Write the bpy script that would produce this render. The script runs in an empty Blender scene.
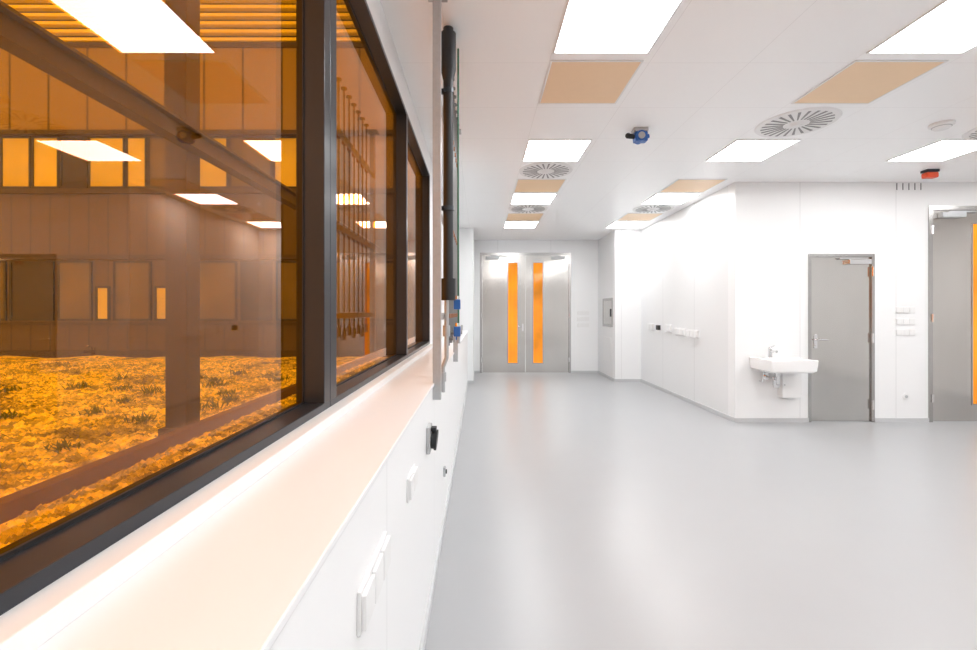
import bpy, bmesh, math, random
from mathutils import Vector, Matrix
random.seed(4)
scene=bpy.context.scene
col=scene.collection
scene.view_settings.view_transform='Standard'
scene.view_settings.look='None'

# ---------------------------------------------------------------- materials
def newmat(name):
    m=bpy.data.materials.new(name); m.use_nodes=True
    nt=m.node_tree; b=nt.nodes['Principled BSDF']
    return m,nt,b
def pmat(name,c,rough=.5,metal=0,noise=0,nscale=20,bump=0,stretch=None,emis=None,estr=0,spec=None):
    m,nt,b=newmat(name)
    b.inputs['Base Color'].default_value=(*c,1); b.inputs['Roughness'].default_value=rough
    b.inputs['Metallic'].default_value=metal
    if spec is not None: b.inputs['Specular IOR Level'].default_value=spec
    if emis: 
        b.inputs['Emission Color'].default_value=(*emis,1); b.inputs['Emission Strength'].default_value=estr
    if noise or bump:
        g=nt.nodes.new('ShaderNodeNewGeometry'); mp=nt.nodes.new('ShaderNodeMapping')
        if stretch: mp.inputs['Scale'].default_value=stretch
        n=nt.nodes.new('ShaderNodeTexNoise'); n.inputs['Scale'].default_value=nscale; n.inputs['Detail'].default_value=4
        nt.links.new(g.outputs['Position'],mp.inputs[0]); nt.links.new(mp.outputs[0],n.inputs['Vector'])
        r=nt.nodes.new('ShaderNodeMapRange'); r.inputs[3].default_value=1-noise; r.inputs[4].default_value=1+noise
        nt.links.new(n.outputs[0],r.inputs[0])
        mx=nt.nodes.new('ShaderNodeVectorMath'); mx.operation='SCALE'; mx.inputs[0].default_value=c
        nt.links.new(r.outputs[0],mx.inputs['Scale']); nt.links.new(mx.outputs[0],b.inputs['Base Color'])
        if emis:
            m2=nt.nodes.new('ShaderNodeMath'); m2.operation='MULTIPLY'; m2.inputs[1].default_value=estr
            nt.links.new(r.outputs[0],m2.inputs[0]); nt.links.new(m2.outputs[0],b.inputs['Emission Strength'])
        if bump:
            bp=nt.nodes.new('ShaderNodeBump'); bp.inputs['Strength'].default_value=bump; bp.inputs['Distance'].default_value=.01
            nt.links.new(n.outputs[0],bp.inputs['Height']); nt.links.new(bp.outputs[0],b.inputs['Normal'])
    return m
def seammat(name,c,seams,rough=.4,dark=.8,w=.003,spec=.5):
    """panelled surface: seams = list of (axis, offset, pitch)"""
    m,nt,b=newmat(name); b.inputs['Roughness'].default_value=rough; b.inputs['Specular IOR Level'].default_value=spec
    g=nt.nodes.new('ShaderNodeNewGeometry'); s=nt.nodes.new('ShaderNodeSeparateXYZ'); nt.links.new(g.outputs['Position'],s.inputs[0])
    def M(op,a,bv=None,c3=None):
        n=nt.nodes.new('ShaderNodeMath'); n.operation=op
        for i,v in enumerate((a,bv,c3)):
            if v is None: continue
            if isinstance(v,(int,float)): n.inputs[i].default_value=v
            else: nt.links.new(v,n.inputs[i])
        return n.outputs[0]
    tot=None
    for ax,off,p in seams:
        v=M('SUBTRACT',s.outputs[ax],off-p/2); v=M('DIVIDE',v,p); v=M('FRACT',v); v=M('SUBTRACT',v,.5); v=M('ABSOLUTE',v)
        v=M('LESS_THAN',v,w/p)
        tot=v if tot is None else M('MAXIMUM',tot,v)
    f=M('MULTIPLY_ADD',tot,dark-1,1)
    mx=nt.nodes.new('ShaderNodeVectorMath'); mx.operation='SCALE'; mx.inputs[0].default_value=c
    nt.links.new(f,mx.inputs['Scale']); nt.links.new(mx.outputs[0],b.inputs['Base Color'])
    return m
WHITE=(.86,.865,.87)
m_wallX=seammat('white_wall_panels_x',WHITE,[(0,4.0,1.2)],dark=.78)
m_wallY=seammat('white_wall_panels_y',(.80,.805,.81),[(1,6.7,1.15)],dark=.68)
m_parapet=seammat('white_parapet_panels',(.86,.865,.87),[(1,2.36,1.2)],dark=.82)
m_ceil=seammat('ceiling_metal_panels',(.965,.97,.975),[(0,.45,.653),(1,4.215,.64)],dark=.88,w=.0022,rough=.35)
m_sill=pmat('sill_warm_white',(.82,.82,.83),.4)
m_floor=pmat('grey_epoxy_floor',(.402,.408,.42),.29,noise=.02,nscale=3,spec=.5)
m_cove=pmat('coved_skirting_grey',(.56,.57,.58),.4,noise=.02)
m_frame=pmat('charcoal_aluminium',(.028,.033,.042),.30,.3,noise=.05,nscale=60)
m_rubber=pmat('black_gasket',(.012,.010,.010),.6)
m_steel=pmat('brushed_steel',(.57,.555,.53),.17,1,noise=.22,nscale=.9,stretch=(1.5,1.5,.6))  # broad tone noise paints soft reflection gradients into the steel colour
m_steel.node_tree.nodes['Principled BSDF'].inputs['Anisotropic'].default_value=.6
m_steelframe=pmat('steel_frame',(.46,.45,.44),.25,.95,noise=.05,nscale=20)
m_pipe=pmat('dull_steel_pipe',(.22,.22,.22),.4,.7,noise=.1,nscale=30)
m_chrome=pmat('chrome',(.75,.75,.76),.12,1)
m_galv=pmat('galvanised_steel',(.46,.47,.48),.4,.6,noise=.1,nscale=40)
m_black=pmat('black_rubber_insulation',(.010,.011,.013),.5)
m_blk=pmat('dark_slot',(.03,.03,.03),.6)
m_slot=pmat('vent_slot_shadow',(.30,.30,.30),.6)
m_blue=pmat('blue_plastic',(.02,.12,.42),.35)
m_green=pmat('green_hose',(.03,.16,.10),.4)
m_red=pmat('red_orange_lens',(.65,.07,.02),.3)
m_plast=pmat('white_plastic',(.82,.82,.82),.35)
m_plastg=pmat('light_grey_plastic',(.45,.46,.47),.4)
m_cer=pmat('white_ceramic',(.88,.88,.88),.08)
m_brass=pmat('copper_clamp',(.28,.12,.06),.5,.4)
m_light=pmat('led_diffuser',(1,1,1),.5,emis=(.99,1,1),estr=18.3)
m_amberlamp=pmat('amber_diffuser',(.88,.64,.41),.45,noise=.02)
m_slit=pmat('amber_glass_painted_backlight',(.6,.2,.01),.06,emis=(1,.31,.001),estr=.56,noise=.7,nscale=1.3)  # light of the room beyond painted into the glass as uneven emission
m_kerb=pmat('weathered_steel_kerb',(.09,.05,.045),.6,noise=.3,nscale=12)
m_beam=pmat('painted_steel_beam',(.045,.035,.035),.5)
m_fac=seammat('facade_cladding',(.085,.07,.065),[(0,-15,.62)],dark=.4,w=.025)
m_fac2=seammat('facade_cladding_light',(.28,.24,.20),[(0,-15,1.24)],dark=.25,w=.035)
m_facglass=pmat('facade_glazing',(.7,.7,.68),.3,noise=.5,nscale=.5)
m_facdim=pmat('facade_dim_glazing',(.12,.11,.10),.2,noise=.8,nscale=.7)
m_facdark=pmat('facade_dark_glazing',(.022,.02,.02),.2)
m_slat=pmat('pale_louvre_slat',(.9,.87,.8),.5)
m_leaf=pmat('weed_leaf',(.13,.18,.07),.6,noise=.3)

def gravelmat():
    m,nt,b=newmat('gravel'); b.inputs['Roughness'].default_value=.9; b.inputs['Specular IOR Level'].default_value=.1
    N=nt.nodes; Lk=nt.links
    g=N.new('ShaderNodeNewGeometry')
    v=N.new('ShaderNodeTexVoronoi'); v.inputs['Scale'].default_value=13
    n=N.new('ShaderNodeTexNoise'); n.inputs['Scale'].default_value=.8; n.inputs['Detail'].default_value=6; n.inputs['Roughness'].default_value=.7
    for x in (v,n): Lk.new(g.outputs['Position'],x.inputs['Vector'])
    s=N.new('ShaderNodeSeparateColor'); Lk.new(v.outputs['Color'],s.inputs[0])
    def mr(i,a,c,d,e):
        r=N.new('ShaderNodeMapRange'); r.inputs[1].default_value=a; r.inputs[2].default_value=c; r.inputs[3].default_value=d; r.inputs[4].default_value=e; Lk.new(i,r.inputs[0]); return r.outputs[0]
    def mu(a,c):
        x=N.new('ShaderNodeMath'); x.operation='MULTIPLY'; Lk.new(a,x.inputs[0]); Lk.new(c,x.inputs[1]); return x.outputs[0]
    f=mu(mr(s.outputs[0],0,1,.30,1.25),mr(n.outputs[0],.38,.50,.30,1.12))
    mx=N.new('ShaderNodeVectorMath'); mx.operation='SCALE'; mx.inputs[0].default_value=(.97,.95,.86)
    Lk.new(f,mx.inputs['Scale']); Lk.new(mx.outputs[0],b.inputs['Base Color'])
    return m
m_gravel=gravelmat()
def ambermat():
    m,nt,b=newmat('amber_glass'); nt.nodes.remove(b); out=nt.nodes['Material Output']
    t=nt.nodes.new('ShaderNodeBsdfTransparent'); t.inputs[0].default_value=(1,.58,.02,1)
    gl=nt.nodes.new('ShaderNodeBsdfGlossy'); gl.inputs['Roughness'].default_value=.0; gl.inputs[0].default_value=(1,.88,.80,1)
    f=nt.nodes.new('ShaderNodeFresnel')
    g=nt.nodes.new('ShaderNodeNewGeometry'); r=nt.nodes.new('ShaderNodeMapRange'); r.inputs[3].default_value=1.5; r.inputs[4].default_value=1/1.5
    nt.links.new(g.outputs['Backfacing'],r.inputs[0]); nt.links.new(r.outputs[0],f.inputs[0])
    mx=nt.nodes.new('ShaderNodeMixShader'); nt.links.new(f.outputs[0],mx.inputs[0]); nt.links.new(t.outputs[0],mx.inputs[1]); nt.links.new(gl.outputs[0],mx.inputs[2])
    nt.links.new(mx.outputs[0],out.inputs[0]); return m
m_amber=ambermat()

# ---------------------------------------------------------------- mesh builder
class MB:
    def __init__(s): s.bm=bmesh.new()
    def _m(s,mi,smooth=False):
        for f in s.bm.faces:
            if not f.tag: f.material_index=mi; f.smooth=smooth; f.tag=True
    def box(s,x0,x1,y0,y1,z0,z1,mi=0,bev=0):
        r=bmesh.ops.create_cube(s.bm,size=1); vs=r['verts']
        for v in vs: v.co=Vector(((x0+x1)/2+v.co.x*(x1-x0),(y0+y1)/2+v.co.y*(y1-y0),(z0+z1)/2+v.co.z*(z1-z0)))
        if bev:
            es=list({e for v in vs for e in v.link_edges})
            bmesh.ops.bevel(s.bm,geom=es,offset=bev,segments=2,affect='EDGES',profile=.6)
        s._m(mi); return s
    def cyl(s,p0,p1,r,r2=None,mi=0,seg=20):
        p0=Vector(p0);p1=Vector(p1);d=p1-p0
        rr=bmesh.ops.create_cone(s.bm,cap_ends=True,segments=seg,radius1=r,radius2=r if r2 is None else r2,depth=d.length)
        mt=Matrix.Translation((p0+p1)/2)@d.to_track_quat('Z','Y').to_matrix().to_4x4()
        bmesh.ops.transform(s.bm,matrix=mt,verts=rr['verts'])
        s._m(mi,False); return s
    def sph(s,c,r,mi=0,sc=(1,1,1)):
        rr=bmesh.ops.create_uvsphere(s.bm,u_segments=16,v_segments=10,radius=r)
        for v in rr['verts']: v.co=Vector((v.co.x*sc[0]+c[0],v.co.y*sc[1]+c[1],v.co.z*sc[2]+c[2]))
        s._m(mi,True); return s
    def path(s,pts,r,mi=0):
        for a,b in zip(pts,pts[1:]): s.cyl(a,b,r,mi=mi,seg=12)
        for p in pts[1:-1]: s.sph(p,r,mi)
        return s
    def frameX(s,x0,x1,y0,y1,z0,z1,w,mi=0,bev=0,wy0=None,wy1=None):   # rectangular frame in YZ plane
        a=w if wy0 is None else wy0; c=w if wy1 is None else wy1
        s.box(x0,x1,y0,y1,z0,z0+w,mi,bev); s.box(x0,x1,y0,y1,z1-w,z1,mi,bev)
        s.box(x0,x1,y0,y0+a,z0+w,z1-w,mi,bev); s.box(x0,x1,y1-c,y1,z0+w,z1-w,mi,bev); return s
    def frameZ(s,x0,x1,y0,y1,z0,z1,w,mi=0):
        s.box(x0,x1,y0,y0+w,z0,z1,mi); s.box(x0,x1,y1-w,y1,z0,z1,mi)
        s.box(x0,x0+w,y0+w,y1-w,z0,z1,mi); s.box(x1-w,x1,y0+w,y1-w,z0,z1,mi); return s
    def done(s,name,mats,org=(0,0,0),parent=None):
        org=Vector(org)
        for v in s.bm.verts: v.co-=org
        me=bpy.data.meshes.new(name); s.bm.to_mesh(me); s.bm.free()
        for m in (mats if isinstance(mats,(list,tuple)) else [mats]): me.materials.append(m)
        o=bpy.data.objects.new(name,me); col.objects.link(o)
        if parent: o.parent=parent
        else: o.location=org
        return o
def tag(o,label,cat,kind=None,group=None):
    o['label']=label; o['category']=cat
    if kind: o['kind']=kind
    if group: o['group']=group
    return o
def empty(name,loc):
    e=bpy.data.objects.new(name,None); e.location=loc; e.empty_display_size=.1; col.objects.link(e); return e
def copytree(src,delta):
    n=src.copy(); col.objects.link(n); n.location=src.location+Vector(delta)
    for ch in src.children:
        c=ch.copy(); c.parent=n; col.objects.link(c)
        for g in ch.children:
            k=g.copy(); k.parent=c; col.objects.link(k)
    return n
def S(o,label,cat): return tag(o,label,cat,'structure')

# ---------------------------------------------------------------- room shell
CH=3.0
WX=-.52   # room-side plane of the window wall
OX=-.615  # outer plane
S(MB().box(OX,8.15,-3.15,10.32,-.12,0).done('floor',m_floor),'light grey glossy seamless epoxy floor of the cleanroom','floor')
S(MB().box(OX,8.15,-3.15,10.32,CH,CH+.12).done('ceiling',m_ceil),'white metal panel ceiling with thin joints','ceiling')
ZB,ZT=1.045,2.80
b=MB().box(OX,-.24,-3,8.7,0,1.0,0).box(OX,WX,-3,4.68,ZT,CH,0).box(OX,WX,4.68,8.7,1.0,CH,0)
S(b.done('wall_left',m_parapet),'white panelled wall with deep parapet below the windows','wall')
S(MB().box(OX,-.13,8.7,10.16,0,CH).done('wall_left_end',m_wallX),'white full-height wall pier beside the double door','wall')
b=MB().box(OX,.0,10.16,10.32,0,CH).box(2.05,2.83,10.16,10.32,0,CH).box(0,2.05,10.16,10.32,2.71,CH)
S(b.done('wall_far',m_wallX),'white panelled end wall around the steel double door','wall')
S(MB().box(2.67,2.83,9.06,10.16,0,CH).done('wall_far_side',m_wallY),'white side wall with a small pass-through hatch','wall')
S(MB().box(2.67,3.35,8.9,9.06,0,CH).done('wall_step',m_wallX),'short white return wall','wall')
S(MB().box(3.19,3.35,5.785,8.9,0,CH).done('wall_side',m_wallY),'long white panelled side wall with small sockets','wall')
b=MB().box(3.19,4.1,5.625,5.785,0,CH).box(4.1,4.925,5.625,5.785,2.1,CH).box(4.925,5.6,5.625,5.785,0,CH).box(5.6,7.65,5.625,5.785,2.7,CH).box(7.65,8.0,5.625,5.785,0,CH)
S(b.done('wall_right_front',m_wallX),'white panelled wall with washbasin and steel doors','wall')
S(MB().box(8.0,8.15,-3,5.785,0,CH).done('wall_right',m_wallY),'white panelled wall of the room','wall')
S(MB().box(OX,8.15,-3.15,-3,0,CH).done('wall_near',m_wallX),'white panelled wall closing the room','wall')
def cove(name,boxes):
    b=MB()
    for q in boxes: b.box(*q)
    S(b.done(name,m_cove),'grey coved vinyl skirting between floor and wall','baseboard')
cove('baseboard_left',[(-.24,-.225,-3,8.7,0,.05),(-.24,-.13,8.685,8.7,0,.05),(-.13,-.115,8.685,10.145,0,.05)])
cove('baseboard_far',[(-.115,-.0,10.145,10.16,0,.05),(2.05,2.655,10.145,10.16,0,.05)])
cove('baseboard_side',[(2.655,2.67,8.885,10.145,0,.05),(2.67,3.175,8.885,8.9,0,.05),(3.175,3.19,5.61,8.9,0,.05)])
cove('baseboard_right',[(3.19,4.1,5.61,5.625,0,.05),(4.925,5.6,5.61,5.625,0,.05),(7.65,8.0,5.61,5.625,0,.05)])
b=MB().box(-.475,-.232,-3,8.7,1.0,1.015,0,.003)
S(b.done('trim_1',m_sill),'smooth warm-white window ledge running along the parapet','window sill')
b=MB().box(OX,-.475,-3,4.68,1.0,ZB,0,.003)
S(b.done('trim_2',m_plast),'white upstand strip below the window frames','trim')

# ---------------------------------------------------------------- windows
GX=-.597
def window(n,y0,y1,w0,w1,label):
    z0,z1=ZB,ZT; w=.024
    e=empty('window_%d'%n,(WX,(y0+y1)/2,z0)); S(e,label,'window')
    b=MB().frameX(OX,WX,y0,y1,z0,z1,w,0,.002,w0,w1)
    b.done('frame',m_frame,e.location,e)
    MB().frameX(-.608,-.588,y0+w0,y1-w1,z0+w,z1-w,.006,0).done('glazing_bead',m_rubber,e.location,e)
    MB().box(GX-.004,GX+.004,y0+w0+.005,y1-w1-.005,z0+w+.005,z1-w-.005).done('glass_pane',m_amber,e.location,e)
window(1,-2.2,1.562,.06,.058,'large amber-tinted window with charcoal aluminium frame')
window(2,1.564,3.209,.068,.024,'amber-tinted window with charcoal frame behind the pipes')
window(3,3.211,4.68,.024,.045,'amber-tinted window with charcoal frame at the wall end')
S(MB().box(OX,WX,-3,-2.2,ZB,ZT).done('wall_left_near',m_parapet),'white wall section beside the large window','wall')

# ---------------------------------------------------------------- doors
def lever(b,x,y,z,dr):
    b.box(x-.02,x+.02,y-.008,y,z-.11,z+.06,0,.002)
    b.cyl((x,y-.008,z),(x,y-.055,z),.009)
    b.cyl((x,y-.05,z),(x+dr*.12,y-.05,z),.009)
    b.cyl((x,y-.008,z-.07),(x,y-.014,z-.07),.011)
def dbl(n,x0,y,H,label,off,sw):
    W=2.05
    e=empty('door_%d'%n,(x0+W/2,y,0)); S(e,label,'double door'); L=e.location
    b=MB().box(x0,x0+.05,y-.012,y+.12,0,H).box(x0+W-.05,x0+W,y-.012,y+.12,0,H).box(x0+.05,x0+W-.05,y-.012,y+.12,H-.05,H)
    b.done('door_frame',m_steelframe,L,e)
    mid=x0+W/2
    for k,(a,c,s0) in enumerate(((x0+.053,mid-.003,x0+off),(mid+.003,x0+W-.053,x0+W-off-sw))):
        s1=s0+sw; zb,zt=.22,H-.22
        b=MB().box(a,s0,y+.01,y+.06,.008,H-.053).box(s1,c,y+.01,y+.06,.008,H-.053).box(s0,s1,y+.01,y+.06,.008,zb).box(s0,s1,y+.01,y+.06,zt,H-.053)
        leaf=b.done('door_leaf',m_steel,L,e)
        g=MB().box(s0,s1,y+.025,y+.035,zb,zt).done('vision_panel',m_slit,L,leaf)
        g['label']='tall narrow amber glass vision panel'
        f=MB()
        f.box(s0-.012,s0+.004,y+.004,y+.01,zb-.012,zt+.012).box(s1-.004,s1+.012,y+.004,y+.01,zb-.012,zt+.012).box(s0+.004,s1-.004,y+.004,y+.01,zb-.012,zb+.004).box(s0+.004,s1-.004,y+.004,y+.01,zt-.004,zt+.012)
        f.done('panel_trim',m_steelframe,L,leaf)
        if k==0:
            h=MB(); lever(h,mid-.06,y+.01,1.05,-1); h.done('lever_handle',m_chrome,L,leaf)
        hx=a-.01 if k==0 else c+.01
        for hz in (.3,1.3,H-.3):
            MB().cyl((hx,y-.018,hz-.05),(hx,y-.018,hz+.05),.012,seg=12).done('hinge',m_chrome,L,leaf)
        cx=a+.08 if k==0 else c-.38
        MB().box(cx,cx+.30,y-.05,y+.01,H-.15,H-.085,0,.006).box(cx+.1,cx+.5 if k==0 else cx+.2,y-.03,y-.015,H-.083,H-.065).done('door_closer',m_galv,L,leaf)
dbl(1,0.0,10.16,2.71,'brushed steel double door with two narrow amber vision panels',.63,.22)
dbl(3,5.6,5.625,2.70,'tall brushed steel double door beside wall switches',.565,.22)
x0,x1,y=4.1,4.925,5.625
e=empty('door_2',((x0+x1)/2,y,0)); S(e,'single brushed steel door with lever handle and closer','door'); L=e.location
MB().box(x0,x0+.035,y-.012,y+.12,0,2.1).box(x1-.035,x1,y-.012,y+.12,0,2.1).box(x0+.035,x1-.035,y-.012,y+.12,2.065,2.1).done('door_frame',m_steelframe,L,e)
leaf=MB().box(x0+.038,x1-.038,y+.01,y+.06,.008,2.062,0,.002).done('door_leaf',m_steel,L,e)
h=MB(); lever(h,x0+.1,y+.01,1.03,1); h.done('lever_handle',m_chrome,L,leaf)
for hz in (.22,1.05,1.88): MB().cyl((x1-.03,y-.02,hz-.06),(x1-.03,y-.02,hz+.06),.013,seg=12).done('hinge',m_chrome,L,leaf)
MB().box(x1-.34,x1-.07,y-.05,y+.01,1.97,2.03,0,.006).box(x1-.45,x1-.1,y-.03,y-.015,2.035,2.05).done('door_closer',m_chrome,L,leaf)

# ---------------------------------------------------------------- ceiling fixtures
def panel(name,x,yy,mat,part,label,cat,d=.6):
    e=empty(name,(x+.3,yy+d/2,CH)); 
    MB().frameZ(x,x+.6,yy,yy+d,CH-.008,CH,.012).done('trim_frame',m_plast,e.location,e)
    MB().box(x+.012,x+.588,yy+.012,yy+d-.012,CH-.006,CH).done(part,mat,e.location,e)
    tag(e,label,cat,group='square ceiling light panels' if part=='diffuser' else 'amber ceiling panels'); return e
colA,colB,colC,colD=.455,2.42,4.36,6.3
Ls=[2.22,4.235,6.16,8.06]; Lextra=[.25,-1.75]  # Lextra: unseen rows behind the camera, added for illumination
first=panel('ceiling_light',colA,2.22,m_light,'diffuser','square white LED ceiling light, switched on','ceiling light')
for cx,ys in ((colA,Ls[1:]+Lextra),(colB,Ls+Lextra),(colC,Ls[:2]+Lextra),(colD,Ls[:2]+Lextra)):
    for yy in ys: copytree(first,(cx-colA,yy-2.22,0))
fa=panel('amber_ceiling_light',colA,2.9,m_amberlamp,'amber_diffuser','square amber ceiling light panel, switched off','ceiling light')
for cx,ys in ((colA,[5.49,7.38]),(colB,[2.9,5.49,7.38]),(colC,[2.9]),(colD,[2.9])):
    for yy in ys: copytree(fa,(cx-colA,yy-2.9,0))
def vent(x,yy):
    e=empty('ceiling_vent',(x,yy,CH)); tag(e,'round white swirl air diffuser with radial slots','air vent',group='round ceiling air diffusers')
    b=MB().cyl((x,yy,CH-.010),(x,yy,CH),.30,.31,0,48); b.cyl((x,yy,CH-.03),(x,yy,CH-.01),.035,.06,0,24)
    b.done('diffuser_plate',m_plast,e.location,e)
    b=MB()
    for i in range(24):
        a=i*math.tau/24; 
        r=bmesh.ops.create_cube(b.bm,size=1)
        for v in r['verts']:
            p=Vector((v.co.x*.165+.18, v.co.y*(.021 if v.co.x>0 else .010), v.co.z*.004))
            q=Matrix.Rotation(a,3,'Z')@p
            v.co=Vector((x,yy,CH-.011))+q
    b._m(0); b.done('air_slots',m_slot,e.location,e)
    return e
v0=vent(colB+.3,3.87)
for p in ((colA+.3,5.17),(colA+.3,7.07),(colB+.3,7.07),(4.68,3.95)):
    copytree(v0,(p[0]-colB-.3,p[1]-3.87,0))
e=empty('smoke_detector',(3.98,3.88,CH)); tag(e,'small round white smoke detector on the ceiling','smoke detector')
MB().cyl((3.98,3.88,CH-.02),(3.98,3.88,CH),.085,mi=0,seg=32).done('detector_base',m_plast,e.location,e)
MB().cyl((3.98,3.88,CH-.05),(3.98,3.88,CH-.02),.05,.07,0,32).cyl((3.98,3.88,CH-.034),(3.98,3.88,CH-.03),.066,.066,1,32).done('detector_head',[m_plast,m_plastg],e.location,e)
gx,gy=1.41,4.0
e=empty('gas_detector',(gx,gy,CH)); tag(e,'blue gas detector with black sensor head on the ceiling','gas detector')
MB().box(gx-.05,gx+.07,gy-.05,gy+.05,CH-.03,CH,0,.004).done('mounting_base',m_plastg,e.location,e)
b=MB().cyl((gx+.01,gy-.05,CH-.072),(gx+.01,gy+.05,CH-.072),.046,seg=28).box(gx-.04,gx+.07,gy-.04,gy+.04,CH-.115,CH-.03,0,.01).cyl((gx+.05,gy,CH-.07),(gx+.09,gy,CH-.06),.018)
b.done('housing',m_blue,e.location,e)
MB().cyl((gx+.01,gy-.056,CH-.072),(gx+.01,gy-.05,CH-.072),.03,seg=24).done('display_window',m_plastg,e.location,e)
MB().cyl((gx-.03,gy,CH-.07),(gx-.09,gy,CH-.06),.019,.023).sph((gx-.095,gy,CH-.058),.024).done('sensor_head',m_black,e.location,e)
bx,by=5.15,5.15
e=empty('alarm_beacon',(bx,by,CH)); tag(e,'red and orange alarm beacon on a dark base','alarm beacon')
MB().box(bx-.07,bx+.07,by-.045,by+.045,CH-.03,CH,0,.006).done('beacon_base',m_frame,e.location,e)
MB().box(bx-.065,bx+.065,by-.043,by+.043,CH-.095,CH-.03,0,.018).done('beacon_lens',m_red,e.location,e)
for i in range(5):
    xx=5.21+i*.075
    o=MB().box(xx-.004,xx+.004,5.622,5.626,2.90,2.985).done('vent_slot',m_blk,(xx,5.62,2.94)); tag(o,'narrow dark vertical vent slot in the white wall','vent slot',group='vent slots above the switches')

# ---------------------------------------------------------------- washbasin
X0,X1,YB=3.36,3.91,5.625; zt=.815; 
e=empty('washbasin',((X0+X1)/2,YB,zt-.14)); tag(e,'white ceramic wall-hung washbasin with chrome tap and trap','washbasin'); L=e.location
bm=bmesh.new()
def ring(x0,x1,y0,y1,z,r,n=6):
    vs=[]
    for cx,cy,a0 in ((x1-r,y1-r,0),(x0+r,y1-r,90),(x0+r,y0+r,180),(x1-r,y0+r,270)):
        for i in range(n+1):
            a=math.radians(a0+90*i/n); vs.append(bm.verts.new((cx+r*math.cos(a),cy+r*math.sin(a),z)))
    return vs
yf=YB-.44
rs=[ring(X0+.12,X1-.12,yf+.12,YB-.001,zt-.155,.04),ring(X0+.03,X1-.03,yf+.03,YB-.001,zt-.150,.03),ring(X0+.008,X1-.008,yf+.008,YB-.001,zt-.130,.025),ring(X0+.002,X1-.002,yf+.002,YB-.001,zt-.06,.02),ring(X0,X1,yf,YB-.001,zt-.006,.018),ring(X0+.005,X1-.005,yf+.005,YB-.006,zt,.016),
    ring(X0+.035,X1-.035,yf+.03,YB-.13,zt,.05),ring(X0+.042,X1-.042,yf+.038,YB-.138,zt-.015,.05),ring(X0+.09,X1-.09,yf+.09,YB-.17,zt-.11,.06)]
for a,c in zip(rs,rs[1:]):
    for i in range(len(a)):
        j=(i+1)%len(a); f=bm.faces.new((a[i],a[j],c[j],c[i])); f.smooth=False
bm.faces.new(rs[0][::-1]); bm.faces.new(rs[-1])
b=MB(); b.bm.free(); b.bm=bm; bmesh.ops.recalc_face_normals(bm,faces=bm.faces); b.done('basin',m_cer,L,e)
fx=3.58; fy=YB-.07
MB().cyl((fx,fy,zt),(fx,fy,zt+.10),.022,.02).cyl((fx,fy,zt+.07),(fx,fy-.13,zt+.085),.014,.011).cyl((fx,fy-.12,zt+.085),(fx,fy-.12,zt+.065),.011).sph((fx,fy,zt+.105),.023).cyl((fx,fy,zt+.12),(fx-.0,fy-.08,zt+.15),.007).done('tap',m_chrome,L,e)
tx=3.57; ty=YB-.24
MB().path([(tx,ty,zt-.155),(tx,ty,zt-.30),(tx,ty+.08,zt-.32),(tx,ty+.08,zt-.24),(tx,YB-.003,zt-.24)],.018).cyl((tx,ty,zt-.21),(tx,ty,zt-.155),.03).cyl((tx,ty+.04,zt-.35),(tx,ty+.04,zt-.26),.034).cyl((tx,YB-.01,zt-.24),(tx,YB-.001,zt-.24),.04)\
  .path([(tx-.08,YB-.003,zt-.30),(tx-.08,YB-.06,zt-.30),(tx-.06,YB-.07,zt-.14)],.007).path([(tx+.1,YB-.003,zt-.30),(tx+.1,YB-.06,zt-.30),(tx+.06,YB-.07,zt-.14)],.007).done('drain_trap',m_chrome,L,e)
e=empty('wall_box',(3.84,5.625,.47)); tag(e,'plain white wall-mounted box under the washbasin','wall box')
MB().box(3.715,3.95,5.525,5.625,.32,.645,0,.006).done('box_body',m_plast,e.location,e)
MB().cyl((3.74,5.521,.48),(3.74,5.525,.48),.008,seg=12).done('box_lock',m_galv,e.location,e)

# ---------------------------------------------------------------- sockets and switches
def sockplate(name,c,axis,n,s,label,cat='wall socket',grp=None,dark=False):
    e=empty(name,c); tag(e,label,cat,group=grp)
    def tb(b,u0,u1,v0,v1,d0,d1,mi=0,bev=0):
        if axis=='y-': b.box(c[0]+u0,c[0]+u1,c[1]-d1,c[1]-d0,c[2]+v0,c[2]+v1,mi,bev)
        elif axis=='x+': b.box(c[0]+d0,c[0]+d1,c[1]+u0,c[1]+u1,c[2]+v0,c[2]+v1,mi,bev)
        else: b.box(c[0]-d1,c[0]-d0,c[1]+u0,c[1]+u1,c[2]+v0,c[2]+v1,mi,bev)
    w=n*s/2
    b=MB(); tb(b,-w,w,-s*.52,s*.52,0,s*.10,0,s*.03); b.done('cover_plate',m_plast,c,e)
    for i in range(n):
        u=-w+s*(i+.5); b=MB(); d1=.6 if dark else {'x-':.30,'y-':.17,'x+':.22}[axis]
        tb(b,u-s*.46,u+s*.46,-s*.42,s*.42,s*.10,s*d1,0,s*.03); 
        o=b.done('flip_lid' if cat!='light switch' else 'rocker',m_plast if not dark else m_blk,c,e)
    return e
sockplate('wall_socket',(-.24,1.0,.785),'x+',3,.083,'white triple power socket with flip lids on the parapet')
sockplate('wall_socket',(-.24,1.545,.79),'x+',2,.075,'white double power socket with flip lids on the parapet')
for i,yy in enumerate((8.35,7.97,7.6)):
    sockplate('wall_socket',(3.19,yy,1.10),'x-',2 if i!=1 else 1,.13 if i!=1 else .10,'small white power socket on the side wall' if i!=1 else 'small dark-faced protruding outlet on the side wall',grp='sockets on the side wall',dark=(i==1))
sockplate('wall_socket',(3.19,7.15,1.06),'x-',3,.115,'white triple power socket on the side wall',grp='sockets on the side wall')
sockplate('wall_socket',(3.19,6.72,1.05),'x-',3,.115,'white triple power socket on the side wall',grp='sockets on the side wall')
for zz in (1.40,1.255,1.12): sockplate('light_switch',(5.315,5.625,zz),'y-',3,.08,'white row of rocker switches between the steel doors','light switch',grp='switch rows between the doors')
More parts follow.
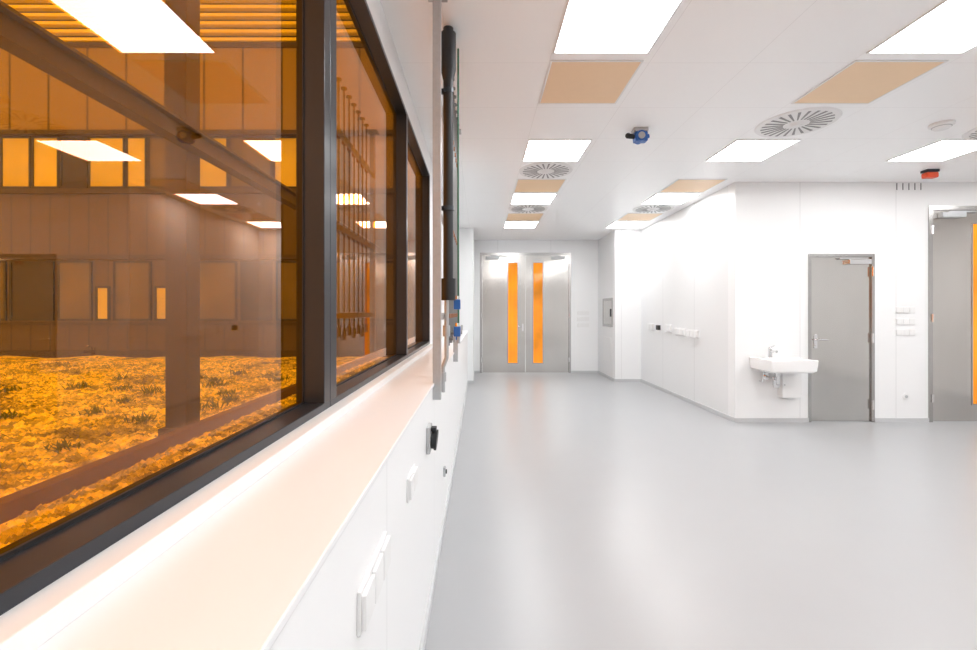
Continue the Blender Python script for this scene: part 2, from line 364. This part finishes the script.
for zz in (1.36,1.22,1.08): sockplate('light_switch',(2.33,10.16,zz),'y-',3,.09,'white row of rocker switches beside the double door','light switch',grp='switch rows beside the double door')
e=empty('push_button',(5.32,5.625,.32)); tag(e,'small round white push button low on the wall','push button')
MB().cyl((5.32,5.617,.32),(5.32,5.625,.32),.04,seg=24).done('button_plate',m_plast,e.location,e)
MB().cyl((5.32,5.611,.32),(5.32,5.617,.32),.018,seg=16).done('button',m_plastg,e.location,e)
c=(-.24,2.05,.80)
e=empty('industrial_socket',c); tag(e,'grey industrial power socket with black round hinged lid','industrial socket')
MB().box(-.24,-.222,2.00,2.10,.74,.86,0,.006).done('socket_housing',m_plastg,c,e)
MB().cyl((-.222,2.05,.795),(-.205,2.05,.793),.040,seg=24).cyl((-.205,2.05,.793),(-.195,2.05,.792),.046,seg=24).box(-.222,-.198,2.03,2.07,.835,.852,0,.003).done('socket_lid',m_black,c,e)
e=empty('cable_outlet',(-.24,2.95,.33)); tag(e,'small dark grey cable outlet low on the parapet','cable outlet')
MB().box(-.24,-.225,2.93,2.97,.30,.36,0,.004).done('outlet_box',m_plastg,e.location,e)
MB().cyl((-.225,2.95,.33),(-.217,2.95,.33),.014,seg=16).done('outlet_cap',m_black,e.location,e)

c=(2.67,9.4,1.36)
e=empty('pass_through_hatch',c); tag(e,'small stainless steel pass-through hatch in the white wall','hatch')
MB().frameX(2.655,2.67,9.05,9.75,1.07,1.66,.05).done('hatch_frame',m_steelframe,c,e)
d=MB().box(2.658,2.67,9.10,9.70,1.12,1.61,0,.002).done('hatch_door',m_steel,c,e)
MB().box(2.64,2.658,9.14,9.16,1.28,1.44,0,.003).done('hatch_handle',m_black,c,d)
e=empty('wall_panel_cover',(2.67,9.4,.55)); tag(e,'plain white service cover below the hatch','service cover')
MB().box(2.66,2.67,9.15,9.7,.35,.85,0,.002).done('cover_plate',m_plast,e.location,e)

# ---------------------------------------------------------------- struts and pipes
def strut(yy,label,x=-.2195,z0=.93):
    e=empty('support_strut',(x,yy,z0)); tag(e,label,'strut',group='mounting struts')
    b=MB(); w=.041
    b.box(x-w/2,x+w/2,yy-w/2,yy+w/2,z0,CH)
    for k in range(20):
        b.box(x-.006,x+.006,yy-w/2-.0008,yy-w/2+.001,z0+.03+k*.102,z0+.06+k*.102,1)
    b.done('channel',[m_galv,m_plastg],e.location,e)
    MB().box(x-.05,x+.05,yy-.05,yy+.05,CH-.008,CH).done('ceiling_plate',m_galv,e.location,e)
    return e
strut(2.3,'slim galvanised slotted strut from parapet to ceiling'); strut(4.05,'slim galvanised slotted strut behind the pipes')
for zz in (1.35,1.95,2.6):
    o=MB().box(-.238,-.218,2.322,4.028,zz-.02,zz+.02,0,.002)
    o=o.done('mounting_rail',m_galv,(-.228,3.28,zz)); tag(o,'horizontal galvanised rail carrying the gas pipes','rail',group='pipe rails')
px,py=-.176,2.5
e=empty('insulated_pipe',(px,py,1.43)); tag(e,'thick black insulated vertical pipe clamped to the rails','pipe'); L=e.location
MB().cyl((px,py,1.44),(px,py,CH-.05),.028,seg=28).path([(px,py,CH-.09),(px,py+.05,CH-.045),(px,py+.2,CH-.045)],.028).done('pipe_body',m_black,L,e)
MB().cyl((px,py,2.72),(px,py,2.92),.0425,.0425,seg=28).cyl((px,py,2.66),(px,py,2.72),.028,.0425,seg=28).done('pipe_collar',m_black,L,e)
MB().cyl((px,py,1.44),(px,py,1.56),.0415,seg=28).done('pipe_collar',m_black,L,e)
for z in (1.95,2.6): MB().cyl((px,py,z-.012),(px,py,z+.012),.032,seg=28).box(px-.042,px-.025,py-.012,py+.012,z-.012,z+.012).done('pipe_clamp',m_frame,L,e)
MB().path([(px-.01,py,1.44),(px-.01,py,1.12),(px-.03,py,1.07),(px-.03,py,.93)],.012).cyl((px-.01,py,1.24),(px-.01,py,1.30),.02).cyl((px-.03,py,.99),(px-.03,py,1.04),.018).done('steel_tail_pipe',m_galv,L,e)
for i in range(10):
    yy=2.75+i*.128; x=-.200
    zb=1.22+.03*(i%2)
    e=empty('gas_pipe',(x,yy,zb)); tag(e,'thin stainless gas pipe with valve, clamped on rails','gas pipe',group='row of vertical gas pipes'); L=e.location
    MB().cyl((x,yy,zb),(x,yy,CH-.003),.008,seg=12).cyl((x,yy,CH-.01),(x,yy,CH),.022,seg=16).done('pipe_body',m_pipe,L,e)
    for z in (1.35,1.95,2.6): MB().box(x-.018,x+.012,yy-.018,yy+.018,z-.014,z+.014,0,.003).done('pipe_clamp',m_brass,L,e)
    MB().cyl((x,yy,zb-.05),(x,yy,zb+.02),.016,seg=12).cyl((x,yy,zb-.01),(x+.035,yy,zb-.01),.009,seg=12).done('valve_body',m_pipe,L,e)
    MB().cyl((x+.035,yy,zb-.01),(x+.05,yy,zb-.01),.022,seg=12).done('valve_handle',m_blue if i in(2,4) else m_galv,L,e)
e=empty('compressed_air_hose',(-.1,2.95,1.2)); tag(e,'thin green hose hanging beside the black pipe','hose')
MB().path([(-.135,2.78,CH),(-.135,2.78,1.9),(-.133,2.80,1.22)],.006).done('hose',m_green,e.location,e)
MB().cyl((-.133,2.80,1.18),(-.133,2.80,1.23),.010,seg=12).done('hose_connector',m_galv,e.location,e)
for z in (1.42,1.26):
    e=empty('pressure_regulator',(-.15,2.66,z)); tag(e,'small blue pressure regulator on a steel fitting','regulator',group='blue regulators')
    MB().box(-.155,-.115,2.64,2.68,z-.03,z+.03,0,.006).done('regulator_body',m_blue,e.location,e)
    MB().cyl((-.135,2.66,z+.03),(-.135,2.66,z+.05),.012,seg=14).done('regulator_knob',m_chrome,e.location,e)

# ---------------------------------------------------------------- outside (courtyard)
from mathutils import noise as NZ
def gh(x,y):
    n=NZ.noise(Vector((x*.7,y*.7,0)))*.07+NZ.noise(Vector((x*3,y*3,5)))*.02
    return -.05+(n if x<-3.6 else n*.1)
V=[];F=[]; nx,ny=140,120
for i in range(nx+1):
    for j in range(ny+1):
        x=-22+i*(21.2/nx); y=-3+j*(17.3/ny); V.append((x,y,gh(x,y)))
for i in range(nx):
    for j in range(ny):
        a=i*(ny+1)+j; F.append((a,a+ny+1,a+ny+2,a+1))
random.seed(11)
def pebble(x,y,s):
    z=gh(x,y)+s*.15; n=len(V); a0=random.random()*6.28; sx=s*random.uniform(.7,1.2); sy=s*random.uniform(.5,1); sz=s*random.uniform(.45,.9)
    for k in range(5):
        a=a0+k*1.2566+random.uniform(-.25,.25); r=random.uniform(.8,1.1)
        V.append((x+sx*r*math.cos(a),y+sy*r*math.sin(a),z+random.uniform(-.15,.15)*s))
    V.append((x+random.uniform(-.3,.3)*s,y+random.uniform(-.3,.3)*s,z+sz))
    for k in range(5): F.append((n+k,n+(k+1)%5,n+5))
cnt=0
while cnt<30000:
    y=2.2+10.5*random.random()**1.25
    x=-1.0-random.random()*(y*1.12)
    if x>-1.0 or -3.37<x<-3.2 or (-3.66<x<-3.35 and 5.08<y<5.47): continue
    pebble(x,y,random.uniform(.012,.030)*(1+.09*y)); cnt+=1
me=bpy.data.meshes.new('gravel_ground'); me.from_pydata(V,[],F); me.materials.append(m_gravel)
o=bpy.data.objects.new('gravel_ground',me); col.objects.link(o); tag(o,'rough pale gravel covering the courtyard outside','gravel','stuff')
o=MB().box(-3.35,-3.22,-3,14.2,-.06,.08,0,.01).done('kerb',m_kerb,(-3.25,5,0)); tag(o,'low dark steel kerb crossing the gravel','kerb')
o=MB().box(-3.60,-3.36,5.15,5.4,-.06,6,0).box(-3.65,-3.36,5.1,5.45,-.06,.05).done('steel_column',m_beam,(-3.4,5.3,0)); tag(o,'square dark steel column standing beside the kerb','column')
o=MB().box(-3.35,-3.19,-3,14.3,3.22,3.25).box(-3.35,-3.19,-3,14.3,3.42,3.45).box(-3.28,-3.26,-3,14.3,3.25,3.42).done('steel_beam',m_beam,(-3.3,5,3.3)); tag(o,'long dark steel I-beam outside the window','beam')
FY=14.4
b=MB().box(-22,OX,FY,FY+.4,-.1,5.3,0).box(-22,OX,FY,FY+.4,5.3,7.0,1).box(-22,OX,FY-.05,FY+.4,7.0,9.9,1).box(-22,OX,FY+.2,FY+.4,9.9,14,0)
b.box(-22,OX,FY-.12,FY,5.15,5.3,2).box(-22,OX,FY-.15,FY,7.0,7.15,2).box(-22,OX,FY-.1,FY,9.8,9.95,2).box(-22,OX,FY-.04,FY,-.1,.15,2).box(-22,OX,FY-.10,FY,3.05,3.2,2).box(-22,OX,FY-.10,FY,.95,1.05,2)
o=b.done('wall_facade_opposite',[m_fac,m_fac2,m_beam]); S(o,'brown-clad facade of the opposite building wing','facade')
for k in range(14):
    z=10.0+k*.26
    o=MB().box(-22,OX,FY-.1,FY+.08,z,z+.10).done('louvre_slat',m_slat,(-10,FY,z)); tag(o,'pale horizontal louvre slat on the facade','louvre slat',group='facade louvre slats')
k=4
def fwin(x0,x1,z0,z1,gm,lab):
    global k
    e=empty('window_%d'%k,((x0+x1)/2,FY,z0)); k+=1; S(e,lab,'window')
    b=MB(); t=.06
    b.box(x0,x1,FY-.06,FY,z0,z0+t).box(x0,x1,FY-.06,FY,z1-t,z1).box(x0,x0+t,FY-.06,FY,z0+t,z1-t).box(x1-t,x1,FY-.06,FY,z0+t,z1-t)
    b.done('frame',m_facdark,e.location,e)
    MB().box(x0+t,x1-t,FY-.03,FY-.01,z0+t,z1-t).done('glass_pane',gm,e.location,e)
fx0=-17.0
for wd,gm,z1 in ((.95,m_facdark,3),(.8,m_facdim,3),(1.4,m_facdark,3),(1.1,m_facdim,3),(.45,m_facglass,2.2),(1.2,m_facdim,3),(1.0,m_facglass,2.2),(1.5,m_facdim,3),(1.0,m_facdark,3),(1.6,m_facdim,3),(.9,m_facdim,3),(1.6,m_facdim,3)):
    fwin(fx0,fx0+wd,1.1,z1,gm,'tall framed window in the lower row of the facade' if z1==3 else 'small bright window in the lower row of the facade'); fx0+=wd+.12
x=-16.6
for wd,gm in ((1.3,m_facdim),(1.0,m_facglass),(.9,m_facglass),(.9,m_facdark),(1.2,m_facglass),(.7,m_facglass),(1.6,m_facdim),(1.0,m_facglass),(1.4,m_facdim),(1.3,m_facglass),(1.2,m_facdim)):
    fwin(x,x+wd-.03,5.32,6.98,gm,'upper storey window in the opposite facade'); x+=wd
random.seed(7)
def weed(x,y,s):
    b=MB(); z=gh(x,y)+.02
    for i in range(46):
        a=random.random()*math.tau; l=s*random.uniform(.3,1); tl=random.uniform(.3,1.6)
        d=Vector((math.cos(a)*tl,math.sin(a)*tl,1)).normalized(); p=Vector((x+random.gauss(0,1)*s*.45,y+random.gauss(0,1)*s*.45,z))
        sd=Vector((-math.sin(a),math.cos(a),0))*.013
        m=p+d*l*.5; t=p+d*l*.9
        vs=[b.bm.verts.new(q) for q in (p-sd*.3,p+sd*.3,m+sd,m-sd,t)]
        b.bm.faces.new((vs[0],vs[1],vs[2],vs[3])); b.bm.faces.new((vs[3],vs[2],vs[4]))
    o=b.done('weed_tuft',m_leaf,(x,y,z)); tag(o,'small green weed tuft growing in the gravel','weed',group='weeds in the gravel')
placed=[]
for q in range(120):
    x=-3.95-abs(random.gauss(0,1.6)); y=random.uniform(3.6,10)
    if any((x-a)**2+(y-c)**2<.45 for a,c in placed) or (-4.1<x and 4.7<y<5.8): continue
    placed.append((x,y)); weed(x,y,random.uniform(.13,.24))

# ---------------------------------------------------------------- daylight
w=bpy.data.worlds.new('world'); scene.world=w; w.use_nodes=True
bg=w.node_tree.nodes['Background']; bg.inputs[0].default_value=(.93,.96,1,1); bg.inputs[1].default_value=1.65

# ---------------------------------------------------------------- camera
cam=bpy.data.cameras.new('camera'); co=bpy.data.objects.new('camera',cam); col.objects.link(co)
co.location=(0,0,1.375); co.rotation_euler=(math.radians(90),0,0)
cam.sensor_width=36; cam.lens=36*450/977; cam.shift_x=(488.5-480)/977; cam.shift_y=-(325-312)/977
cam.clip_start=.02
scene.camera=co
